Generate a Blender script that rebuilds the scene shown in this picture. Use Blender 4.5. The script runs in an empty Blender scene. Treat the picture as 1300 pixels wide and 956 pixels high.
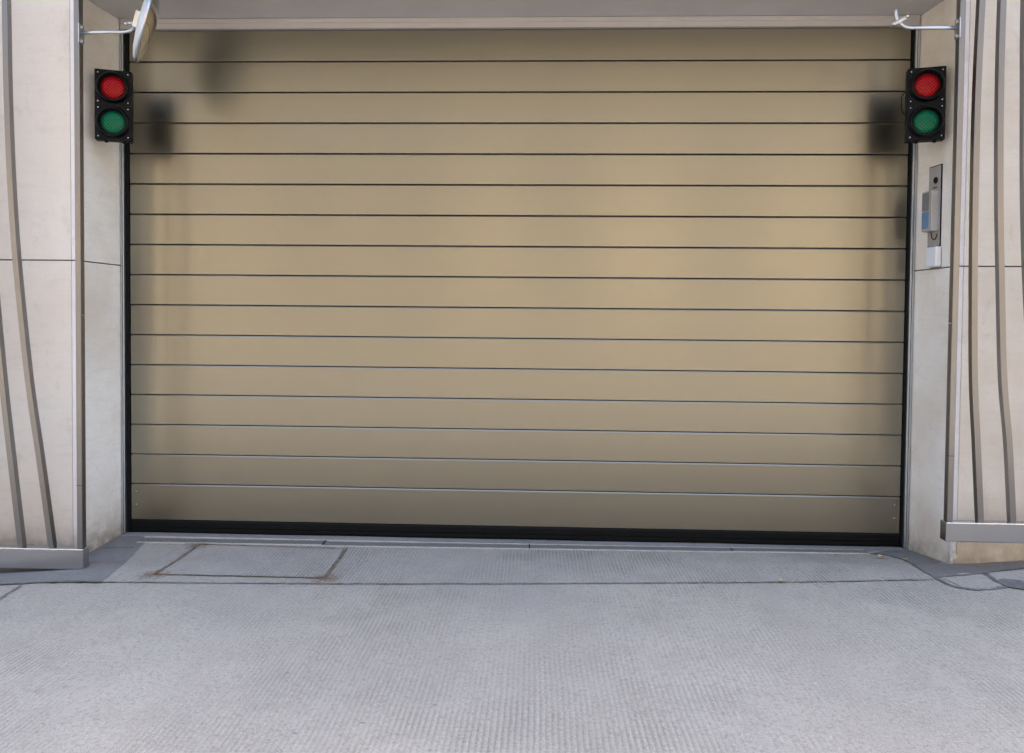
import bpy, bmesh, math, random
from mathutils import Vector, Matrix
random.seed(4)
S = bpy.context.scene
C = S.collection
PI = math.pi

# ------------------------------------------------------------------ materials
class N:
    def __init__(s, name):
        s.m = bpy.data.materials.new(name); s.m.use_nodes = True
        s.t = s.m.node_tree; s.t.nodes.clear()
        s.out = s.t.nodes.new('ShaderNodeOutputMaterial')
        s.b = s.t.nodes.new('ShaderNodeBsdfPrincipled')
        s.t.links.new(s.b.outputs[0], s.out.inputs[0])
        s.tc = s.t.nodes.new('ShaderNodeTexCoord').outputs['Object']
    def n(s, typ, ins=None, **kw):
        x = s.t.nodes.new(typ)
        for k, v in kw.items(): setattr(x, k, v)
        for k, v in (ins or {}).items(): s.set(x.inputs[k], v)
        return x
    def set(s, inp, v):
        if isinstance(v, bpy.types.NodeSocket): s.t.links.new(v, inp)
        elif isinstance(v, tuple) and len(v) == 3 and inp.type == 'RGBA': inp.default_value = (*v, 1)
        else: inp.default_value = v
    def noise(s, scale, detail=4, rough=.55, stretch=(1, 1, 1), off=(0, 0, 0), dist=0):
        mp = s.n('ShaderNodeMapping', {'Vector': s.tc, 'Scale': stretch, 'Location': off})
        return s.n('ShaderNodeTexNoise', {'Vector': mp.outputs[0], 'Scale': scale, 'Detail': detail, 'Roughness': rough, 'Distortion': dist}).outputs['Fac']
    def ramp(s, f, a, b, lo=0., hi=1.):
        return s.n('ShaderNodeMapRange', {'Value': f, 'From Min': a, 'From Max': b, 'To Min': lo, 'To Max': hi}).outputs[0]
    def math(s, op, a, b=0.):
        x = s.n('ShaderNodeMath', operation=op); s.set(x.inputs[0], a); s.set(x.inputs[1], b); return x.outputs[0]
    def mix(s, f, a, b):
        x = s.n('ShaderNodeMix', data_type='RGBA'); s.set(x.inputs[0], f); s.set(x.inputs[6], a); s.set(x.inputs[7], b); return x.outputs[2]
    def xyz(s):
        return s.n('ShaderNodeSeparateXYZ', {0: s.tc}).outputs
    def bump(s, h, strength, dist):
        s.set(s.b.inputs['Normal'], s.n('ShaderNodeBump', {'Height': h, 'Strength': strength, 'Distance': dist}).outputs[0])
    def p(s, **kw):
        for k, v in kw.items(): s.set(s.b.inputs[k.replace('_', ' ')], v)
        return s.m

def stone(name, base, warm, warmth=.5, stain=0., off=(0, 0, 0)):
    a = N(name)
    n1 = a.noise(1.3, 6, .6, (1, 1, 1), off); n2 = a.noise(5, 5, .65, (1, 1, 2.6), off, .4); n3 = a.noise(90, 3, .7, (1, 1, 1.6), off)
    c = a.mix(a.ramp(n1, .38, .68, 0, warmth), base, warm)
    c = a.mix(a.ramp(n2, .52, .72, 0, .30), c, tuple(v * .72 for v in base))
    c = a.mix(a.ramp(n3, .5, .75, 0, .35), c, tuple(v * .80 for v in warm))
    # smoky grey smudges (dirt patches with a shape of their own)
    n4 = a.noise(2.4, 7, .72, (1.5, 1.5, 1), (off[0] + 3, off[1] + 1, off[2] + 7), .8)
    c = a.mix(a.ramp(n4, .58, .76, 0, .5), c, (.42, .39, .36))
    # long faint horizontal sediment lines
    n5 = a.noise(14, 4, .6, (.25, .25, 5), off)
    c = a.mix(a.ramp(n5, .52, .70, 0, .10), c, tuple(v * .75 for v in warm))
    # small rusty freckles
    v = a.n('ShaderNodeTexVoronoi', {'Vector': a.tc, 'Scale': 7.0, 'Randomness': 1.0}).outputs['Distance']
    c = a.mix(a.math('MULTIPLY', a.ramp(v, .015, .05, 1, 0), a.ramp(n1, .5, .6, 0, .6)), c, (.30, .22, .15))
    if stain:
        z = a.xyz()[2]
        g = a.math('MULTIPLY', a.ramp(z, .02, .55, 1, 0), a.ramp(a.noise(4, 6, .7, (1, 1, .7), off), .36, .62, .15, 1))
        c = a.mix(a.math('MULTIPLY', g, stain), c, (.36, .265, .165))
        g2 = a.math('MULTIPLY', a.ramp(z, -.02, .2, 1, 0), a.ramp(a.noise(9, 6, .7), .34, .6, .15, .9))
        c = a.mix(g2, c, (.22, .18, .14))
    a.bump(a.math('ADD', a.math('MULTIPLY', n3, .5), a.math('MULTIPLY', n2, .5)), .25, .004)
    return a.p(Base_Color=c, Roughness=.72, Specular_IOR_Level=.3)

ST_L = stone('stone_left', (.715, .692, .65), (.67, .605, .53), .6, .35)
ST_R = stone('stone_right', (.83, .80, .735), (.68, .61, .52), .8, .7, (9, 4, 2))
ST_LR = stone('stone_reveal_left', (.86, .845, .79), (.63, .54, .43), .6, .6, (2, 8, 5))
ST_RR = stone('stone_reveal_right', (.86, .835, .77), (.64, .54, .43), .7, .5, (5, 3, 1))
ST_E = stone('stone_edge', (.76, .75, .78), (.72, .69, .68), .3, .2, (1, 1, 1))

def metal(name, col, rough, brush=(1, 1, 60), bamp=.12, aniso=0., tangent=None, smudge=.15, bscale=8, smooth=4):
    a = N(name)
    br = a.noise(bscale, 3, .6, brush)
    sm = a.noise(1.1, smooth, .4)
    c = a.mix(a.ramp(sm, .35, .7, 0, smudge * 2), col, tuple(v * .8 for v in col))
    r = a.ramp(sm, .3, .7, rough - .03, rough + .04)
    if bamp: a.bump(br, bamp, .001)
    if aniso:
        t = a.n('ShaderNodeCombineXYZ', {0: tangent[0], 1: tangent[1], 2: tangent[2]})
        a.p(Anisotropic=aniso, Tangent=t.outputs[0])
    return a.p(Base_Color=c, Metallic=1., Roughness=r)

_b = N('champagne_anodised_metal')
BRONZE = _b.p(Base_Color=(.278, .262, .214), Metallic=1., Roughness=.305, Anisotropic=.38, Tangent=_b.n('ShaderNodeCombineXYZ', {0: 0., 1: 0., 2: 1.}).outputs[0])
STEEL = metal('satin_stainless', (.52, .525, .53), .22, (1, 1, 90), .0)
BARM = metal('satin_bar_stainless', (.25, .245, .245), .36, (60, 60, 1), .03)
GALV = metal('galvanised_steel', (.56, .60, .64), .34, (3, 3, 3), .15)
CHAN = metal('aluminium_channel', (.56, .60, .65), .38, (60, 60, 1), .1)

def plain(name, col, rough=.5, spec=.5, var=.25, scale=20, bump=.15, **kw):
    a = N(name); n = a.noise(scale, 5, .65)
    c = a.mix(a.ramp(n, .35, .7, 0, 1), col, tuple(v * (1 - var) for v in col))
    a.bump(n, bump, .001)
    return a.p(Base_Color=c, Roughness=rough, Specular_IOR_Level=spec, **kw)
SOFF = plain('painted_soffit', (.54, .525, .515), .5, .4, .08, 3)
INOX = plain('intercom_steel', (.42, .415, .41), .35, .5, .15, 8, .02, Metallic=.35)
TRIM = plain('lintel_trim', (.47, .45, .44), .4, .5, .06, 5)
BLACK = plain('black_gasket', (.004, .005, .0055), .6, .15)
DARK = plain('dark_void', (.012, .011, .010), .8, .2)
HOUS = plain('black_lamp_housing', (.004, .0045, .006), .5, .14, .3, 60)
VISOR = plain('black_lamp_bezel', (.002, .002, .003), .4, .2)
WHITEP = plain('white_plastic', (.74, .76, .80), .4, .5, .04)
BLUE = plain('blue_reader_panel', (.12, .22, .38), .18, .6, .1)
BACKP = plain('mirror_back_shell', (.58, .62, .66), .4, .5, .1)
SCREW = metal('screw_steel', (.55, .55, .55), .25, (1, 1, 1), .0)
MIRROR = N('mirror_surface').p(Base_Color=(.50, .50, .47), Metallic=1., Roughness=.04)
LEAF = plain('dry_leaf', (.55, .42, .25), .7, .3, .3)
RUST = plain('rusty_angle_iron', (.21, .145, .10), .85, .2, .55, 25)
MESHM = None

def lens(name, col, dark):
    a = N(name); x = a.xyz()
    s1 = a.math('SINE', a.math('MULTIPLY', x[0], 2 * PI / .022)); s2 = a.math('SINE', a.math('MULTIPLY', x[2], 2 * PI / .022))
    g = a.math('MULTIPLY', s1, s2)
    c = a.mix(a.ramp(g, -.6, .8, 0, 1), col, dark)
    a.bump(g, .25, .002)
    return a.p(Base_Color=c, Roughness=.3, Specular_IOR_Level=.2, Coat_Weight=.0, Coat_Roughness=.08)
RED = lens('red_lens', (.42, .0, .004), (.10, .0, .001))
GREEN = lens('green_lens', (.0, .16, .07), (.0, .045, .018))

def ground(name, base, rib=1., speck=1., tint=(.37, .355, .335), rough=.8):
    a = N(name); x = a.xyz()
    wob = a.noise(1.1, 3, .5); big = a.noise(.8, 5, .6, (1, 1, 1), (2, 5, 0)); mid = a.noise(4.5, 6, .65)
    fine = a.noise(48, 5, .85); grit = a.noise(190, 3, .8); tyre = a.noise(1.0, 5, .6, (1.6, .22, 1), (3, 3, 3))
    X = a.math('ADD', x[0], a.math('MULTIPLY', wob, .03)); Y = a.math('ADD', x[1], a.math('MULTIPLY', a.noise(1.7, 2, .5, (1, 1, 1), (4, 4, 4)), .05))
    sx = a.math('SINE', a.math('MULTIPLY', X, 2 * PI / .0245)); sy = a.math('SINE', a.math('MULTIPLY', Y, 2 * PI / .027))
    mask = a.ramp(a.noise(.9, 4, .6, (1, .7, 1), (7, 1, 0)), .40, .62, .05, 1)
    mask2 = a.ramp(a.noise(3.2, 3, .6, (1, 1, 1), (1, 9, 0)), .35, .6, .35, 1)
    rp = a.math('MULTIPLY', a.math('ADD', a.math('MULTIPLY', sx, .85), a.math('MULTIPLY', a.math('MULTIPLY', sx, sy), .22)), a.math('MULTIPLY', mask, mask2))
    c = a.mix(a.ramp(big, .35, .68, 0, .75), base, tuple(v * .80 for v in tint))
    c = a.mix(a.ramp(mid, .45, .7, 0, .6), c, tuple(v * .74 for v in base))
    c = a.mix(a.ramp(tyre, .50, .68, 0, .35), c, tuple(v * .72 for v in base))
    c = a.mix(a.ramp(fine, .50, .64, 0, .8 * speck), c, tuple(v * .5 for v in base))
    c = a.mix(a.ramp(grit, .52, .66, 0, .7 * speck), c, tuple(min(1, v * 1.6) for v in base))
    if rib: c = a.mix(a.ramp(rp, .0, -.9, 0, .5 * rib), c, tuple(v * .42 for v in base))
    # small dark blemishes and pale paint flecks
    v = a.n('ShaderNodeTexVoronoi', {'Vector': a.n('ShaderNodeMapping', {'Vector': a.tc, 'Scale': (1, 1.9, 1)}).outputs[0], 'Scale': 2.6}).outputs['Distance']
    c = a.mix(a.ramp(v, .02, .045, .55, 0), c, (.09, .09, .095))
    v2 = a.n('ShaderNodeTexVoronoi', {'Vector': a.n('ShaderNodeMapping', {'Vector': a.tc, 'Location': (5, 3, 0)}).outputs[0], 'Scale': 3.7}).outputs['Distance']
    c = a.mix(a.ramp(v2, .012, .022, .6, 0), c, (.62, .63, .66))
    h = a.math('ADD', a.math('MULTIPLY', rp, .8 * rib), a.math('ADD', a.math('MULTIPLY', fine, .9), a.math('MULTIPLY', grit, .5)))
    a.bump(h, .9, .004)
    return a.p(Base_Color=c, Roughness=rough, Specular_IOR_Level=.35)
PAVE = ground('ribbed_mastic_paving', (.385, .358, .312), 1.0)
PAVE2 = ground('ribbed_apron', (.355, .335, .30), 1.2)
STRIP = ground('smooth_dark_asphalt', (.215, .21, .205), 0, .7, (.16, .16, .165), .7)
SLAB = ground('pale_concrete_slab', (.36, .34, .305), .5, 1.)
ROAD = ground('road_asphalt', (.155, .15, .145), 0, 1)
TAR = plain('tar_seam', (.175, .172, .17), .7, .3, .5, 30, .4)
THR = ground('threshold_stone', (.30, .29, .285), 0, .8, (.2, .2, .2))
def grate_mat():
    a = N('drain_checker_plate'); x = a.xyz()
    s = a.math('MULTIPLY', a.math('SINE', a.math('MULTIPLY', x[0], 2 * PI / .045)), a.math('SINE', a.math('MULTIPLY', x[1], 2 * PI / .06)))
    n = a.noise(9, 5, .7)
    c = a.mix(a.ramp(s, .25, .5, 0, .45), (.22, .215, .21), (.07, .07, .07))
    c = a.mix(a.ramp(n, .45, .7, 0, .6), c, (.19, .175, .165))
    a.bump(s, .5, .002)
    return a.p(Base_Color=c, Metallic=.25, Roughness=.55)
GRATE = grate_mat()
EDGE = plain('pale_drain_edge', (.46, .455, .44), .5, .4, .3, 14)
FACB = plain('beige_render_wall', (.37, .308, .22), .8, .3, .15, 2)
FACW = plain('pale_render_band', (.40, .36, .29), .8, .3, .1, 2)
GLASS = N('dark_window_glass').p(Base_Color=(.03, .035, .04), Roughness=.08, Specular_IOR_Level=.6)

# ------------------------------------------------------------------ mesh helpers
def obj(name, bm, mat, parent=None, smooth=False, label=None):
    me = bpy.data.meshes.new(name); bmesh.ops.recalc_face_normals(bm, faces=bm.faces[:]); bm.to_mesh(me); bm.free()
    me.materials.append(mat)
    if smooth:
        for p in me.polygons: p.use_smooth = True
    o = bpy.data.objects.new(name, me); C.objects.link(o)
    if parent: o.parent = parent; o.matrix_parent_inverse = Matrix.Identity(4)
    if label: o['label'] = label
    return o
def thing(name, label, cat, loc=(0, 0, 0), rotz=0, group=None):
    o = bpy.data.objects.new(name, None); C.objects.link(o); o.empty_display_size = .1
    o.location = loc; o.rotation_euler = (0, 0, rotz); o['label'] = label; o['category'] = cat
    if group: o['group'] = group
    return o
def struct(name, bm, mat, label, cat):
    o = obj(name, bm, mat); o['kind'] = 'structure'; o['label'] = label; o['category'] = cat; return o
def box(bm, x0, x1, y0, y1, z0, z1, bev=0., seg=2):
    r = bmesh.ops.create_cube(bm, size=1)
    for v in r['verts']:
        v.co = Vector(((x0 + x1) / 2 + v.co.x * (x1 - x0), (y0 + y1) / 2 + v.co.y * (y1 - y0), (z0 + z1) / 2 + v.co.z * (z1 - z0)))
    if bev:
        es = list({e for v in r['verts'] for e in v.link_edges})
        bmesh.ops.bevel(bm, geom=es, offset=bev, segments=seg, affect='EDGES', profile=.5)
    return bm
def BX(*a, **k): return box(bmesh.new(), *a, **k)
def tube(bm, pts, r, n=12, cap=True):
    pts = [Vector(p) for p in pts]; rings = []
    up = None
    for i, p in enumerate(pts):
        t = (pts[min(i + 1, len(pts) - 1)] - pts[max(i - 1, 0)]).normalized()
        if up is None:
            up = Vector((0, 0, 1)) if abs(t.z) < .9 else Vector((1, 0, 0))
        a = t.cross(up).normalized(); b = a.cross(t).normalized(); up = b
        rings.append([bm.verts.new(p + r * (math.cos(2 * PI * k / n) * a + math.sin(2 * PI * k / n) * b)) for k in range(n)])
    for q, w in zip(rings, rings[1:]):
        for k in range(n): bm.faces.new((q[k], q[(k + 1) % n], w[(k + 1) % n], w[k]))
    if cap: bm.faces.new(rings[0][::-1]); bm.faces.new(rings[-1])
    return bm
def catmull(P, n=8):
    out = []
    Q = [P[0]] + list(P) + [P[-1]]
    for i in range(1, len(Q) - 2):
        a, b, c, d = [Vector(q) for q in Q[i - 1:i + 3]]
        for k in range(n):
            t = k / n
            out.append(.5 * ((2 * b) + (c - a) * t + (2 * a - 5 * b + 4 * c - d) * t * t + (-a + 3 * b - 3 * c + d) * t ** 3))
    out.append(Vector(Q[-2])); return out
def lathe(bm, prof, n=40, axis='Y', M=None):
    """prof: list of (r, d): radius and distance along -Y"""
    rings = []
    for r, d in prof:
        if r < 1e-6: rings.append([bm.verts.new((0, -d, 0))])
        else: rings.append([bm.verts.new((r * math.cos(2 * PI * k / n), -d, r * math.sin(2 * PI * k / n))) for k in range(n)])
    for q, w in zip(rings, rings[1:]):
        for k in range(n):
            k2 = (k + 1) % n
            f = [q[k % len(q)], q[k2 % len(q)], w[k2 % len(w)], w[k % len(w)]]
            g = []
            for v in f:
                if v not in g: g.append(v)
            if len(g) > 2: bm.faces.new(g)
    if M is not None: bmesh.ops.transform(bm, matrix=M, verts=bm.verts[:])
    return bm

# ------------------------------------------------------------------ ground
def h(x, y):
    t = min(max((-y - .05) / .45, 0), 1)
    xx = min(max(x, -9), 9)
    z = .014 * xx + max(0, min(xx, 4) - 2.88) * .07 + min(0, max(xx, -4) + 2.85) * .07
    return z * t
GX = [-30, -20, -12, -9] + [-8.5 + .5 * i for i in range(35)] + [12, 20, 30]
GY = [1, 0, -.05, -.15, -.275, -.4, -.5, -.8, -1.2, -1.6, -2, -2.5, -3, -3.5, -4.2]
def sheet(xs, ys, off=0.):
    bm = bmesh.new(); g = [[bm.verts.new((x, y, h(x, y) + off)) for x in xs] for y in ys]
    for i in range(len(ys) - 1):
        for j in range(len(xs) - 1): bm.faces.new((g[i][j], g[i][j + 1], g[i + 1][j + 1], g[i + 1][j]))
    return bm
def drape(pts, off, thick=0.):
    bm = bmesh.new(); bm.faces.new([bm.verts.new((x, y, 0)) for x, y in pts])
    for x in GX: 
        if min(p[0] for p in pts) < x < max(p[0] for p in pts):
            bmesh.ops.bisect_plane(bm, geom=bm.verts[:] + bm.edges[:] + bm.faces[:], plane_co=(x, 0, 0), plane_no=(1, 0, 0))
    for y in GY:
        if min(p[1] for p in pts) < y < max(p[1] for p in pts):
            bmesh.ops.bisect_plane(bm, geom=bm.verts[:] + bm.edges[:] + bm.faces[:], plane_co=(0, y, 0), plane_no=(0, 1, 0))
    for v in bm.verts: v.co.z = h(v.co.x, v.co.y) + off
    return bm
def ribbon(pts, w, off, wob=.004, step=.03, wv=.6):
    P = catmull([(x, y, 0) for x, y in pts], 6); out = []
    for a, b in zip(P, P[1:]):
        n = max(1, int((b - a).length / step))
        for k in range(n): out.append(a.lerp(b, k / n))
    out.append(P[-1]); bm = bmesh.new(); prev = None
    for i, p in enumerate(out):
        t = (out[min(i + 1, len(out) - 1)] - out[max(i - 1, 0)]).normalized(); nn = Vector((-t.y, t.x, 0))
        c = p + nn * random.uniform(-wob, wob); ww = w * random.uniform(1 - wv, 1 + wv) / 2
        l, r = c + nn * ww, c - nn * ww
        l.z = h(l.x, l.y) + off; r.z = h(r.x, r.y) + off
        cur = (bm.verts.new(l), bm.verts.new(r))
        if prev: bm.faces.new((prev[0], prev[1], cur[1], cur[0]))
        prev = cur
    return bm
struct('pavement', sheet(GX, GY), PAVE, 'wide grey ribbed paving in front of the garage door', 'pavement')
bm = BX(-30, 30, -4.35, -4.2, -.6, .0, bev=.015)
for v in bm.verts: v.co.z += h(v.co.x, -4.2)
struct('kerb', bm, THR, 'stone kerb along the street edge of the pavement', 'kerb')
struct('road', BX(-60, 60, -60, -4.35, -.9, -.56), ROAD, 'dark asphalt street behind the pavement', 'road')
struct('ground', BX(-60, 60, -4.2, 30, -1.2, -.62), ROAD, 'earth base under the building and pavement', 'ground')
JOINT = [(-2.622, -.952), (-1.9, -.952), (-1.167, -.947), (0, -.92), (1.63, -.856), (2.509, -.793), (2.60, -.785)]
struct('apron', drape([(-2.745, -.2)] + [(-2.615, -.945)] + JOINT[1:] + [(2.60, -.569), (2.60, -.377), (2.55, -.235), (2.45, -.2)], .0035), PAVE2,
       'ribbed paving apron between drain and long joint', 'paving')
struct('paving_strip', drape([(-9, -.49), (-3.06, -.49), (-3.0, -.04), (-2.93, -.04), (-2.80, -.10), (-2.745, -.2), (-2.615, -.952), (-3.29, -.93), (-9, -.93)], .005), STRIP,
       'smooth dark asphalt strip along the left wall', 'paving')
struct('paving_strip', drape([(2.79, -.04), (2.85, -.49), (9, -.49), (9, -.62), (3.235, -.631), (2.85, -.69), (2.637, -.735), (2.60, -.569), (2.60, -.377), (2.55, -.235), (2.45, -.2), (2.62, -.08)], .005), STRIP,
       'smooth dark asphalt strip along the right wall', 'paving')
struct('paving_slab', drape([(2.655, -.76), (2.85, -.712), (2.945, -.69), (2.93, -.82), (2.955, -.895), (2.8, -.945), (2.69, -.93)], .006), SLAB,
       'small pale concrete piece between tar seams', 'paving')
struct('paving_slab', drape([(2.98, -.68), (3.24, -.648), (5, -.63), (5, -.88), (3.08, -.88), (3.0, -.86), (2.965, -.80)], .006), SLAB,
       'long pale concrete piece at the right edge', 'paving')
for pts, w, lab in (
        ([(-9, -.93), (-5, -.93), (-3.29, -.926), (-2.622, -.952)], .014, 'dark seam along the smooth left strip'),
        (JOINT, .0065, 'thin long joint across the paving in front of the door'),
        ([(2.42, -.20), (2.53, -.225), (2.603, -.377), (2.60, -.57), (2.615, -.74), (2.63, -.88), (2.70, -.955), (2.80, -.965), (2.95, -.93), (3.1, -.90), (3.5, -.90), (5, -.91)], .017, 'curving dark tar seam round the right wall corner'),
        ([(2.637, -.742), (2.85, -.70), (3.06, -.66), (3.24, -.638), (4, -.62), (5, -.62)], .013, 'dark tar seam below the right wall'),
        ([(2.957, -.675), (2.945, -.81), (2.99, -.90), (3.03, -1.0), (3.2, -1.15)], .020, 'short branching tar seam at the right edge'),
        ([(-3.13, -.935), (-3.105, -1.08), (-3.094, -1.19), (-3.06, -1.6), (-3.0, -2.2), (-2.95, -3.2)], .011, 'tar seam running out of view at the left')):
    struct('tar_seam', ribbon(pts, w, .0085), TAR, lab, 'seam')
for pts, lab in (([(-2.99, -.30), (-2.77, -.30)], 'short cross joint in the left asphalt strip beside the reveal'), ([(-2.98, -.56), (-2.69, -.57)], 'short cross joint in the left asphalt strip by the grille end'),
                 ([(2.60, -.49), (2.84, -.49)], 'short cross joint in the right asphalt strip')):
    struct('paving_joint', ribbon(pts, .006, .0085, .001), TAR, lab, 'joint')
bm = drape([(2.93, -.83), (3.0, -.80), (3.08, -.84), (3.10, -.93), (3.02, -.99), (2.95, -.93)], .0105)
struct('tar_patch', bm, TAR, 'small tar patch where seams meet at the right edge', 'patch')

# litter
for i, (x, y, r, lab) in enumerate(((2.467, -.339, .5, 'dry curled leaf near the foot of the right wall'), (1.63, -.862, 1.2, 'dry leaf lying on the long paving joint'), (2.60, -.40, 2.2, 'tiny pale leaf scrap on the curved tar seam'))):
    bm = bmesh.new(); s = (.034, .034, .016)[i]
    vs = []
    for k in range(11):
        a = 2 * PI * k / 11; rr = s * (1 + .25 * math.cos(3 * a)) * (1 if k % 2 else .8)
        vs.append(bm.verts.new((rr * math.cos(a), .55 * rr * math.sin(a), .004 + .35 * abs(math.sin(a)) * s)))
    c = bm.verts.new((0, 0, .002))
    for k in range(11): bm.faces.new((vs[k], vs[(k + 1) % 11], c))
    o = obj('leaf', bm, LEAF); o.location = (x, y, h(x, y) + .012); o.rotation_euler = (.1, .15, r)
    o['label'] = lab; o['category'] = 'leaf'; o['group'] = 'dry leaves on the paving'

# threshold + drain
t = thing('threshold', 'pale stone threshold strip directly under the garage door', 'threshold', (0, -.02, 0))
for a, b in ((-2.985, -2.20), (-2.196, .2), (.204, 2.765)):
    obj('stone_sill', box(bmesh.new(), a, b, -.06, .20, -.05, .006, bev=.003), THR, t)
t = thing('drain', 'long narrow checkered metal drain cover in front of the garage door', 'drain', (0, 0, .0))
def drain_sec(x0, x1, ya, yb):
    bm = bmesh.new(); n = max(2, int((x1 - x0) / .25))
    def strip(p, q, z0, z1):
        for k in range(n):
            a = x0 + (x1 - x0) * k / n; b = x0 + (x1 - x0) * (k + 1) / n
            zz = lambda x: h(x, (p + q) / 2)
            c = [bm.verts.new((x, y, zz(x) + z)) for z in (z0, z1) for x, y in ((a, p), (b, p), (b, q), (a, q))]
            for f in ((4, 5, 6, 7), (0, 1, 5, 4), (2, 3, 7, 6)) + (((3, 0, 4, 7),) if k == 0 else ()) + (((1, 2, 6, 5),) if k == n - 1 else ()): bm.faces.new([c[i] for i in f])
    strip(yb, ya, -.01, .006)
    g = obj('grate', bm, GRATE, t)
    bm = bmesh.new()
    strip(ya, ya + .012, -.01, .0105); strip(yb - .012, yb, -.01, .0105)
    obj('frame_edge', bm, EDGE, g)
    obj('end_joint', BX(x1 - .004, x1 + .004, yb - .006, ya + .006, -.01 + h(x1, ya), .0085 + h(x1, ya)), DARK, g)
obj('gap', ribbon([(-2.93, -.068), (-1.4, -.075), (0, -.08), (1.5, -.08), (2.6, -.075)], .007, .006, .001), TAR, t)
drain_sec(-2.80, -1.44, -.098, -.195); drain_sec(-1.436, .055, -.11, -.21); drain_sec(.059, 1.50, -.11, -.21); drain_sec(1.504, 2.45, -.105, -.2)

# hatch
t = thing('access_hatch', 'paved access hatch with rusty angle iron frame near the left of the door', 'hatch', (-1.8, -.55, 0))
q = [(-2.334, -.215), (-1.245, -.265), (-1.225, -.855), (-2.364, -.81)]
def loc(bm):
    for v in bm.verts: v.co -= Vector((-1.8, -.55, 0))
    return bm
obj('cover', loc(drape(q, .006)), PAVE2, t)
for i, (a, b, w) in enumerate(((q[0], q[3], .013), (q[3], q[2], .010), (q[2], q[1], .014), (q[1], q[0], .006))):
    obj('frame_edge', loc(ribbon([a, b], w, .009, .002, .03, .6)), RUST, t, label='rusty frame edge of the hatch')
    cx_, cy_ = -1.79, -.53; sh_ = lambda p_: (p_[0] + (.016 if p_[0] < cx_ else -.016), p_[1] + (.012 if p_[1] < cy_ else -.012))
    obj('frame_gap', loc(ribbon([sh_(a), sh_(b)], .004, .0075, .0015, .03, .5)), DARK, t)
def stain_mat():
    a = N('rust_stain'); n = a.noise(22, 6, .7)
    g = a.xyz(); r = a.math('SQRT', a.math('ADD', a.math('POWER', g[0], 2.), a.math('POWER', g[1], 2.)))
    al = a.math('MULTIPLY', a.ramp(r, .015, .12, 1, 0), a.ramp(n, .35, .6, 0, .9))
    return a.p(Base_Color=(.25, .175, .115), Roughness=.9, Alpha=al)
SM = stain_mat()
for (x, y) in (q[3], q[2], q[0]):
    bm = drape([(x + .11 * math.cos(k * PI / 6) * .999, y + .11 * math.sin(k * PI / 6) * .999) for k in range(12)], .0072)
    for v in bm.verts: v.co -= Vector((x, y, 0))
    o = obj('rust_stain', bm, SM, t); o.location = (x + 1.8, y + .55, 0)

# ------------------------------------------------------------------ walls
JZ = 2.016
def poly_prism(bm, foot, z0, z1, bev=.003):
    a = [bm.verts.new((x, y, z0)) for x, y in foot]; b = [bm.verts.new((x, y, z1)) for x, y in foot]; n = len(foot)
    fs = [bm.faces.new(a[::-1]), bm.faces.new(b)] + [bm.faces.new((a[k], a[(k + 1) % n], b[(k + 1) % n], b[k])) for k in range(n)]
    if bev:
        es = list({e for f in fs for e in f.edges})
        bmesh.ops.bevel(bm, geom=es, offset=bev, segments=1, affect='EDGES')
    return bm
def wall(s, fx, cx, facem, revm, lab):
    """s=-1 left, 1 right. fx: reveal plane x at the door, cx: corner x at facade"""
    t = thing('stone_wall', lab, 'wall', (0, 0, 0))
    obj('wall_core', poly_prism(bmesh.new(), [(fx + s * .032, 4), (cx + s * .032, -.452), (s * 16, -.452), (s * 16, 4)][::s], -.6, 7.2, 0), DARK, t)
    zb = [-.3, JZ - .004, JZ + .004, 5.0, 5.008, 7.2]
    for z0, z1 in ((zb[0], zb[1]), (zb[2], zb[3]), (zb[4], zb[5])):
        # facade panels
        xs = [cx + s * .040, s * 4.7, s * 6.6, s * 9, s * 12, s * 16]
        for a, b in zip(xs, xs[1:]):
            a2 = a + s * .004 if a != xs[0] else a
            obj('facade_slab', box(bmesh.new(), min(a2, b), max(a2, b), -.487, -.457, z0, z1, bev=.002, seg=1), facem, t)
        obj('corner_edge', poly_prism(bmesh.new(), [(cx, -.4885), (cx + s * .037, -.4885), (cx + s * .037, -.456), (cx + s * .003, -.456)][::s], z0, z1, .0025), ST_E, t)
        if z0 < 3.8:
            zt = min(z1, 3.8305)
            obj('reveal_slab', poly_prism(bmesh.new(), [(fx, .02), (cx, -.4530), (cx + s * .03, -.4530), (fx + s * .03, .02)][::s], z0, zt, .002), revm, t)
    return t
wl = wall(-1, -3.013, -3.055, ST_L, ST_LR, 'pale limestone wall and door reveal behind the left steel grille')
wr = wall(1, 2.798, 2.848, ST_R, ST_RR, 'warm limestone wall and door reveal with intercom, behind the right steel grille')
# broken white chip at the right foot
bm = bmesh.new(); random.seed(9)
for i, (dx, dz) in enumerate(((.0, .02), (.02, .05), (.008, .10), (.026, .015))):
    r = bmesh.ops.create_icosphere(bm, subdivisions=1, radius=.019 - .002 * i)
    for v in r['verts']: v.co = Vector((2.856 + dx + v.co.x * .8, -.490 + v.co.y * .5, .045 + dz + v.co.z * (1.7 if i < 3 else 1)))
obj('chipped_plaster', bm, ST_E, wr, label='white chipped plaster at the foot of the corner')

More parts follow.
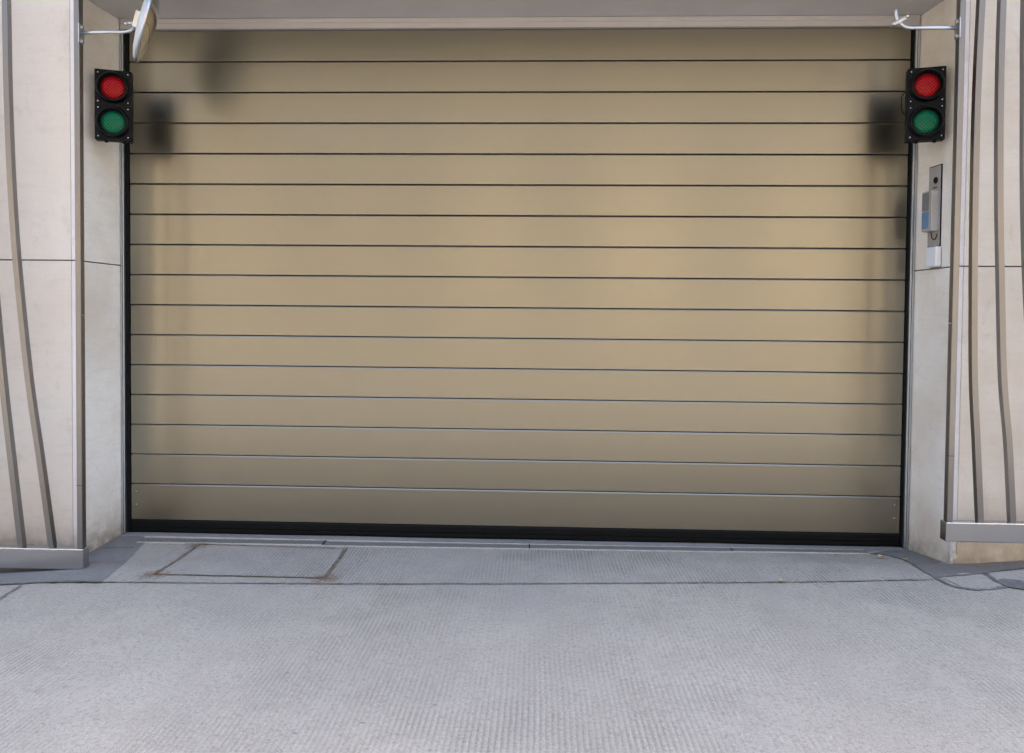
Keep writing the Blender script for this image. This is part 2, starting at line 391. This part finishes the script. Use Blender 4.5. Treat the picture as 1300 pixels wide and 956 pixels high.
# soffit, lintel
t = thing('soffit', 'smooth grey underside panel above the garage door', 'ceiling', (0, 0, 3.8))
def L(bm, dz=-3.8):
    for v in bm.verts: v.co.z += dz
    return bm
obj('soffit_panel', L(BX(-3.05, 2.845, -.452, .30, 3.832, 3.90)), SOFF, t)
obj('front_fascia', L(BX(-3.05, 2.845, -.487, -.454, 3.826, 7.2, bev=.003)), ST_L, t)
obj('unseen_shade_slab', L(BX(-2.885, 2.695, -1.0, -.489, 3.834, 3.95, bev=.004)), SOFF, t)  # out-of-view slab, added to shade the upper door and reveals
obj('upper_sun_block', L(BX(-3.08, 2.875, -.450, 4, 3.905, 7.15)), DARK, t)  # unseen mass above the door, added to block sun from behind
obj('rear_sun_block', L(BX(-3.04, 2.82, .31, 4, -.6, 3.90)), DARK, t)  # unseen block behind the door, added to stop sun leaking in
obj('lintel_trim', L(BX(-3.008, 2.793, -.030, .02, 3.796, 3.830, bev=.004)), TRIM, t)
obj('lintel_base', L(BX(-3.008, 2.793, -.026, .02, 3.757, 3.7955, bev=.001)), TRIM, t)

# ------------------------------------------------------------------ garage door
gd = thing('garage_door', 'wide closed champagne metal garage door of horizontal slats', 'garage door', (0, .02, 0))
def GL(bm):
    for v in bm.verts: v.co.y -= .02
    return bm
Z0 = 3.527; P = .225; XL, XR = -2.951, 2.744
def slat(bm, z0, z1):
    ya, yb, tw = random.uniform(-.0007, .0007), random.uniform(-.0007, .0007), random.uniform(-.0016, .0016)
    # front skin profile (y,z): slight rounding on top and bottom lips
    pr = [(.022, z0), (.003, z0), (.0008, z0 + .0008), (0, z0 + .0025), (0, z1 - .0085), (.0045, z1 - .0015), (.007, z1 - .0004), (.022, z1)]
    cols = [XL + (XR - XL) * i / 6 for i in range(7)]
    sh = lambda x, z: (ya if z < (z0 + z1) / 2 else yb) + tw * (x / 3) * (z - z0) / (z1 - z0)
    g = [[bm.verts.new((x, y + sh(x, z), z)) for y, z in pr] for x in cols]
    for a, b in zip(g, g[1:]):
        for k in range(len(pr) - 1): bm.faces.new((a[k], b[k], b[k + 1], a[k + 1]))
    bm.faces.new(g[0]); bm.faces.new(g[-1][::-1])
bm = bmesh.new()
slat(bm, Z0 + .0023, 3.756)
for k in range(14): slat(bm, Z0 - P * (k + 1) + .0023, Z0 - P * k - .0023)
o = obj('slat_curtain', GL(bm), BRONZE, gd)
bm = bmesh.new(); slat(bm, .107, Z0 - P * 14 - .0023)
o = obj('bottom_slat', GL(bm), BRONZE, gd, label='taller bottom slat with rivets at both ends')
for x in (XL + .035, XR - .035):
    for z in (.315, .215):
        bm = lathe(bmesh.new(), [(0.011, -.002), (.010, .003), (.006, .0065), (0, .0075)], 14, M=Matrix.Translation((x, -.0006, z)))
        obj('rivet', GL(bm), BRONZE, o, smooth=True)
obj('backing', GL(BX(XL - .03, XR + .02, .026, .05, .05, 3.80)), DARK, gd)
bm = bmesh.new()
pr = [(.03, .106), (-.006, .106), (-.010, .095), (-.010, .055), (-.004, .048), (-.004, .022), (.004, .008), (.03, .008)]
g = [[bm.verts.new((x, y, z)) for y, z in pr] for x in [XL + (XR - XL) * i / 30 for i in range(31)]]
for i, c in enumerate(g):
    for v in c[:]: v.co.y += .0015 * math.sin(i * 1.7); 
    for v in c[5:]: v.co.z += .003 * math.sin(i * .9)
for a, b in zip(g, g[1:]):
    for k in range(len(pr) - 1): bm.faces.new((a[k], b[k], b[k + 1], a[k + 1]))
obj('bottom_seal', GL(bm), BLACK, gd, label='black rubber seal along the foot of the door')
for x0, x1, gx0, gx1 in ((-3.0095, -2.985, -2.984, -2.956), (2.766, 2.7945, 2.749, 2.765)):
    obj('guide_gasket', GL(BX(gx0, gx1, -.008, .03, .01, 3.757)), BLACK, gd)
    f = obj('side_channel', GL(BX(x0, x1, -.030, .015, .008, 3.757, bev=.002)), CHAN, gd)
    xm = (x0 + x1) / 2
    obj('channel_groove', GL(BX(xm - .0015, xm + .0015, -.0312, -.029, .012, 3.755)), DARK, f)

# ------------------------------------------------------------------ traffic signals
def signal(loc, rz, lab, cable=False):
    t = thing('traffic_light', lab, 'traffic light', loc, rz, 'red and green signals at the garage door')
    W, H, D = .232, .485, .075
    b = obj('housing', BX(-W / 2, W / 2, -D, 0, -H / 2, H / 2, bev=.006, seg=2), HOUS, t)
    for s, m, nm in ((1, RED, 'red'), (-1, GREEN, 'green')):
        M = Matrix.Translation((0, -D, s * .120))
        obj('bezel', lathe(bmesh.new(), [(.108, -.001), (.108, .012), (.104, .024), (.099, .033), (.095, .036), (.091, .034), (.083, .004), (.080, -.012)], 48, M=M), VISOR, t, True)
        obj('lens', lathe(bmesh.new(), [(.0815, -.010), (.079, -.003), (.070, .004), (.056, .010), (.037, .0148), (.018, .017), (0, .0175)], 48, M=M), m, t, True, label=nm + ' signal lens')
        for sx in (-1, 1):
            for sz in (-1, 1):
                bm = lathe(bmesh.new(), [(.0052, -.001), (.0048, .002), (.0025, .0032), (0, .0035)], 10, M=Matrix.Translation((sx * .094, -D, s * .120 + sz * .098)))
                obj('screw', bm, SCREW, b, True)
    for sx in (-.05, .06):
        obj('foot_nub', lathe(bmesh.new(), [(.012, 0), (.012, .010), (0, .012)], 12, M=Matrix.Translation((sx, -D * .5, -H / 2 + .0)) @ Matrix.Rotation(PI / 2, 4, 'X')), HOUS, t)
    for z in (-.13, .13): obj('bracket', BX(-.03, .03, 0, .035, z - .03, z + .03), HOUS, t)
    if cable:
        pts = catmull([(-.112, -.02, .09), (-.135, -.022, .085), (-.142, -.024, .04), (-.136, -.024, -.03), (-.115, -.02, -.05)], 6)
        obj('cable', tube(bmesh.new(), pts, .0035, 8), BLACK, t, True)
    return t
signal((-2.888, -.300, 3.102), math.radians(19), 'black signal box with red over green lens, beside the round traffic mirror')
signal((2.698, -.300, 3.106), math.radians(-15), 'black signal box with red over green lens, above the intercom', True)
# ------------------------------------------------------------------ grilles
YF, YB = -.700, -.625
def bar(pts):
    P_ = catmull([(x, 0, z) for z, x in pts], 8); bm = bmesh.new(); rings = []
    for i, p in enumerate(P_):
        t_ = (P_[min(i + 1, len(P_) - 1)] - P_[max(i - 1, 0)]).normalized(); nn = Vector((t_.z, 0, -t_.x))
        rings.append([bm.verts.new(p + nn * a + Vector((0, y, 0))) for a, y in ((0, YF + .016), (.036, YF + .016), (.036, YF + .056), (0, YF + .056))])
    for a, b in zip(rings, rings[1:]):
        for k in range(4): bm.faces.new((a[k], a[(k + 1) % 4], b[(k + 1) % 4], b[k]))
    bm.faces.new(rings[0]); bm.faces.new(rings[-1][::-1])
    bmesh.ops.bevel(bm, geom=[e for e in bm.edges if abs((e.verts[0].co - e.verts[1].co).normalized().z) > .5 and len(e.link_faces) == 2], offset=.003, segments=1, affect='EDGES')
    return bm
TOP = 4.9
def grille(s, xe, xpost, zr0, zr1, paths, lab):
    t = thing('steel_grille', lab, 'grille', (0, 0, 0))
    far = s * 5.0
    obj('bottom_rail', BX(min(xe, far), max(xe, far), YF, YB, zr0, zr1, bev=.006, seg=3), STEEL, t)
    obj('top_rail', BX(min(xe, far), max(xe, far), YF, YB, TOP, TOP + .13, bev=.006, seg=3), STEEL, t)
    obj('post', BX(xpost, xpost + .036, YF + .014, YF + .062, zr1 - .001, TOP, bev=.003, seg=1), BARM, t, label='straight edge post of the grille')
    for pts in paths: obj('bar', bar(pts), BARM, t)
    for x in (s * 3.4, s * 4.8):
        for z in ((zr0 + zr1) / 2, TOP + .06): obj('bracket', BX(x - .03, x + .03, YB - .002, -.486, z - .03, z + .03), STEEL, t)
    bx_ = xpost + (.036 if s < 0 else 0)
    obj('bolt', lathe(bmesh.new(), [(.007, 0), (.006, .004), (0, .006)], 8, M=Matrix.Translation((bx_, -.662, 1.64)) @ Matrix.Rotation(-s * PI / 2, 4, 'Z')), SCREW, t)
    for x in (xpost + .018,):
        obj('seam', BX(x - .0185, x + .0185, YF + .0135, YF + .030, zr1 + .42, zr1 + .4225), DARK, t)
    return t
L1 = [(.09, -3.140), (.173, -3.149), (.698, -3.218), (1.221, -3.290), (1.949, -3.361), (2.466, -3.394), (3.057, -3.414), (3.695, -3.421), (TOP + .01, -3.43)]
L2 = [(.09, -3.347), (.169, -3.356), (.70, -3.414), (1.219, -3.468), (1.928, -3.528), (2.5, -3.560), (3.1, -3.585), (3.7, -3.60), (TOP + .01, -3.61)]
Ls = [L1, L2] + [[(z, x - .2 * k + .05 * k * min(1, z / 4)) for z, x in L2] for k in range(1, 8)]
grille(-1, -2.894, -2.942, -.046, .092, Ls, 'left stainless grille with slanting curved bars hanging low over the paving')
R1 = [(.375, 2.910), (.871, 2.877), (1.295, 2.848), (1.917, 2.831), (2.49, 2.823), (3.074, 2.822), (3.659, 2.834), (TOP + .01, 2.87)]
R2 = [(.375, 3.111), (.874, 3.074), (1.298, 3.029), (1.918, 2.998), (2.491, 2.974), (3.074, 2.962), (3.658, 2.962), (TOP + .01, 2.98)]
R3 = [(.375, 3.31), (.87, 3.262), (1.3, 3.215), (1.92, 3.163), (2.491, 3.133), (3.074, 3.117), (3.657, 3.105), (TOP + .01, 3.10)]
Rs = [R1, R2, R3] + [[(z, x + .2 * k - .03 * k * min(1, z / 4)) for z, x in R3] for k in range(1, 8)]
grille(1, 2.702, 2.715, .254, .378, Rs, 'right stainless grille with gently curved bars raised above the pavement')

# ------------------------------------------------------------------ mirror + brackets
def clampplate(t, s, x, z):
    """flat base plate on the inner side of the post with bolts"""
    p = obj('base_plate', BX(min(x, x - s * .006), max(x, x - s * .006), -.696, -.636, z - .062, z + .062, bev=.002), GALV, t)
    for dz in (-.045, .045):
        M = Matrix.Translation((x - s * .006, -.666, z + dz)) @ Matrix.Rotation(-s * PI / 2, 4, 'Z')
        obj('bolt', lathe(bmesh.new(), [(.012, 0), (.012, .007), (.008, .011), (0, .013)], 6, M=M), GALV, p)
    return p
def off(bm, v):
    for q_ in bm.verts: q_.co -= Vector(v)
    return bm
base = (-2.906, -.666, 3.487)
t = thing('traffic_mirror', 'round convex traffic mirror seen edge on, on a bent arm at the left grille', 'mirror', (0, 0, 0))
clampplate(t, -1, -2.906, 3.478)
pts = [(-2.902, -.666, 3.487), (-2.80, -.666, 3.488), (-2.68, -.666, 3.489)] + catmull([(-2.63, -.666, 3.489), (-2.595, -.660, 3.497), (-2.573, -.650, 3.515), (-2.562, -.642, 3.545), (-2.556, -.64, 3.59)], 5)
obj('arm', tube(bmesh.new(), pts, .0105, 12), GALV, t, True)
Ln = Vector((.277, 0, .961)).normalized(); nrm = (Vector((.961, 0, -.277)) * .90 + Vector((0, 1, 0)) * .49).normalized()
Ya = -nrm; Zc = (Ln - nrm * Ln.dot(nrm)).normalized(); Xc = Ya.cross(Zc).normalized()
MM = Matrix(((Xc.x, Ya.x, Zc.x, 0), (Xc.y, Ya.y, Zc.y, 0), (Xc.z, Ya.z, Zc.z, 0), (0, 0, 0, 1)))
cen = Vector((-2.492, -.625, 3.562)); MM = Matrix.Translation(cen) @ MM
R_ = .262
obj('mirror_back', lathe(bmesh.new(), [(0, -.046), (.10, -.044), (.18, -.036), (.235, -.022), (.250, -.010), (.250, .0)], 64, M=MM), BACKP, t, True)
obj('rim', lathe(bmesh.new(), [(.246, -.012), (.256, -.012), (R_, -.007), (R_, .007), (.257, .012), (.247, .012), (.244, .008)], 64, M=MM), GALV, t, True)
obj('mirror_face', lathe(bmesh.new(), [(.246, .010), (.20, .030), (.15, .045), (.09, .056), (.04, .0605), (0, .062)], 64, M=MM), MIRROR, t, True)
bm = BX(-.022, .022, .04, .075, -.055, .055, bev=.003)
bmesh.ops.transform(bm, matrix=MM, verts=bm.verts[:])
obj('bracket_plate', bm, GALV, t)
bm = tube(bmesh.new(), [(-2.600, -.665, 3.545), (-2.535, -.655, 3.555)], .009, 8)
bm2 = lathe(bm, [(.014, 0), (.014, .012), (0, .016)], 6, M=None) if False else bm
obj('clamp_bolt', bm, GALV, t, True)
bm = bmesh.new(); bmesh.ops.create_icosphere(bm, subdivisions=2, radius=.0135)
for v in bm.verts: v.co += Vector((-2.603, -.665, 3.545))
obj('wing_nut', bm, SCREW, t, True)

t = thing('mirror_arm', 'empty bent steel arm with clamp and no mirror, on the right grille post', 'bracket', (0, 0, 0))
clampplate(t, 1, 2.715, 3.488)
pts = [(2.710, -.666, 3.492), (2.60, -.666, 3.493), (2.47, -.666, 3.494)] + catmull([(2.425, -.666, 3.494), (2.395, -.664, 3.500), (2.368, -.660, 3.518), (2.348, -.655, 3.545), (2.336, -.652, 3.575), (2.333, -.65, 3.612)], 5)
obj('arm', tube(bmesh.new(), pts, .0115, 12), GALV, t, True)
bm = BX(-.045, .045, -.020, .020, -.012, .012, bev=.004)
bmesh.ops.transform(bm, matrix=Matrix.Translation((2.345, -.672, 3.532)) @ Matrix.Rotation(-math.radians(28), 4, 'Y'), verts=bm.verts[:])
cl = obj('clamp', bm, GALV, t)
bm = tube(bmesh.new(), [(2.290, -.69, 3.505), (2.392, -.69, 3.558)], .0055, 8)
obj('clamp_bolt', bm, GALV, cl)
bm = bmesh.new(); bmesh.ops.create_icosphere(bm, subdivisions=2, radius=.013)
for v in bm.verts: v.co += Vector((2.385, -.692, 3.556))
obj('wing_nut', bm, SCREW, cl, True)

# ------------------------------------------------------------------ intercom on the right reveal (plane runs from (2.798,0) to (2.848,-.487))
ang = math.atan2(.050, .487)
t = thing('intercom', 'narrow steel intercom panel with blue reader set in the right reveal', 'intercom', (2.8208, -.238, 2.45), -PI / 2 + ang * 1.0)
# local frame: local x runs towards the street (-y world), local -y points out of the reveal (towards -x world)
def IB(*a, **k): return BX(*a, **k)
obj('recess_frame', IB(-.067, .067, -.0035, .01, -.285, .272), DARK, t)
p = obj('back_plate', IB(-.062, .062, -.006, .012, -.280, .266, bev=.001, seg=1), INOX, t)
obj('camera_lens', lathe(bmesh.new(), [(.022, 0), (.022, .004), (.015, .006), (.012, .002), (0, .002)], 24, M=Matrix.Translation((.012, -.006, .17))), VISOR, p, True)
obj('sensor_slot', IB(-.02, .03, -.0068, -.005, .118, .124), DARK, p)
c = obj('reader_case', IB(-.052, .056, -.062, -.005, -.180, .095, bev=.004), INOX, t)
obj('reader_panel', IB(-.046, .030, -.0645, -.060, -.160, -.045, bev=.002), BLUE, c)
obj('speaker_panel', IB(-.046, .030, -.0638, -.060, -.040, .085, bev=.002), plain('grey_panel', (.20, .195, .19), .45), c)
obj('cable', tube(bmesh.new(), catmull([(-.02, -.012, -.185), (.0, -.016, -.225), (.03, -.014, -.235), (.045, -.010, -.20)], 5), .003, 6), DARK, t)
t = thing('junction_box', 'small white plastic box mounted below the intercom', 'box', (2.8240, -.268, 2.093), -PI / 2 + ang)
obj('cover', IB(-.057, .057, -.042, -.001, -.068, .070, bev=.010, seg=3), WHITEP, t)
obj('base', IB(-.050, .052, -.012, -.0005, -.078, -.060, bev=.003), plain('grey_base', (.25, .25, .25)), t)

# ------------------------------------------------------------------ building across the street (seen only as a soft reflection in the door)
t = thing('apartment_building', 'beige building across the street, blurred in the door reflection', 'building', (0, -17, -.56))
obj('wall', BX(-28, 28, -8, 0, 0, 7.4), FACB, t)
bm = bmesh.new(); g = [[bm.verts.new((x, y, z)) for y, z in ((.1, 7.4), (-1.2, 14.5), (-6.8, 14.5), (-8.1, 7.4))] for x in (-28, 28)]
for k in range(4): bm.faces.new((g[0][k], g[0][(k + 1) % 4], g[1][(k + 1) % 4], g[1][k]))
bm.faces.new(g[0]); bm.faces.new(g[1]); obj('reflection_dark_roof', bm, plain('dark_roof_for_reflection', (.05, .048, .045), .8), t)  # unseen roof, shaped tall and dark to dim the door's upper reflection
obj('reflection_dimming_band', BX(-28, 28, 0, .12, 0, 2.55), plain('grey_dimming_band', (.13, .122, .108), .8, .3, .15, 2), t)  # unseen grey band, added to dim the reflection low on the door
obj('cornice', BX(-28.2, 28.2, 0, .5, 7.1, 7.35), FACW, t)
wp = None; BANDM = plain('dark_reflection_band', (.03, .028, .025), .7)  # dark material of the panels added for bands in the door reflection
for fl in range(1):
    for x in (-24, -19.6, -15.2, -10.8, -7.0, -3.5, .75, 5.5, 10.2, 14.6, 19.1, 24):
        z = 2.95 + fl * 3.3
        obj('reflection_band_panel', BX(x - 1.25, x + 1.25, .0, .0015, 2.56, 7.09), BANDM, t)  # unseen dark panel, placed to streak the door's reflection vertically
        if wp is None:
            wp = obj('window', BX(-1.1, 1.1, .002, .03, 0, 2.75), GLASS, t); fr = bmesh.new()
            for a in ((-1.2, -1.1, -.1, 2.85), (1.1, 1.2, -.1, 2.85), (-1.1, 1.1, 2.75, 2.85), (-1.1, 1.1, -.1, 0), (-.03, .03, 0, 2.75)): box(fr, a[0], a[1], .001, .09, a[2], a[3])
            wf = obj('frame', fr, FACW, wp); w, f_ = wp, wf
        else:
            w = wp.copy(); C.objects.link(w); w.parent = t; f_ = wf.copy(); C.objects.link(f_); f_.parent = w
        w.location = (x, 0, z)

# ------------------------------------------------------------------ light, world, camera
EL, AZ = 47, 200      # sun stands behind the garage building: the door is in open shade, the far side of the street is lit
W = bpy.data.worlds.new('World'); S.world = W; W.use_nodes = True; nt = W.node_tree; nt.nodes.clear()
sky = nt.nodes.new('ShaderNodeTexSky'); sky.sky_type = 'NISHITA'; sky.sun_disc = False
sky.sun_elevation = math.radians(EL); sky.sun_rotation = math.radians(180 + AZ); sky.dust_density = 7.; sky.air_density = 1.; sky.ozone_density = .0
bg = nt.nodes.new('ShaderNodeBackground'); bg.inputs[1].default_value = .15
wo = nt.nodes.new('ShaderNodeOutputWorld'); nt.links.new(sky.outputs[0], bg.inputs[0]); nt.links.new(bg.outputs[0], wo.inputs[0])
sd = bpy.data.lights.new('sun', 'SUN'); sd.energy = 2.2; sd.angle = math.radians(.5); sd.color = (1, .95, .88)
so = bpy.data.objects.new('sun', sd); C.objects.link(so)
d = Vector((-math.sin(math.radians(AZ)) * math.cos(math.radians(EL)), -math.cos(math.radians(AZ)) * math.cos(math.radians(EL)), math.sin(math.radians(EL))))
so.rotation_euler = d.to_track_quat('Z', 'Y').to_euler(); so.location = (0, -4, 12)

yaw, pitch, roll = .0355841474, -.0274212793, .00934377841
cyw, syw, cp, sp = math.cos(yaw), math.sin(yaw), math.cos(pitch), math.sin(pitch)
fwd = Vector((-syw * cp, cyw * cp, sp)); rt = Vector((cyw, syw, 0)); up = rt.cross(fwd)
r2 = math.cos(roll) * rt + math.sin(roll) * up; u2 = -math.sin(roll) * rt + math.cos(roll) * up
cd = bpy.data.cameras.new('camera'); cam = bpy.data.objects.new('camera', cd); C.objects.link(cam)
cam.matrix_world = Matrix(((r2.x, u2.x, -fwd.x, .1067), (r2.y, u2.y, -fwd.y, -5.5073), (r2.z, u2.z, -fwd.z, 1.6322), (0, 0, 0, 1)))
cd.sensor_width = 36; cd.lens = 950 / 1300 * 36; cd.shift_y = -45 / 1300; cd.clip_start = .05; cd.clip_end = 500
S.camera = cam
v = S.view_settings; v.view_transform = 'Standard'; v.look = 'None'; v.gamma = 1; v.use_curve_mapping = False; v.exposure = 2.82
S.render.resolution_x = 1024; S.render.resolution_y = 753
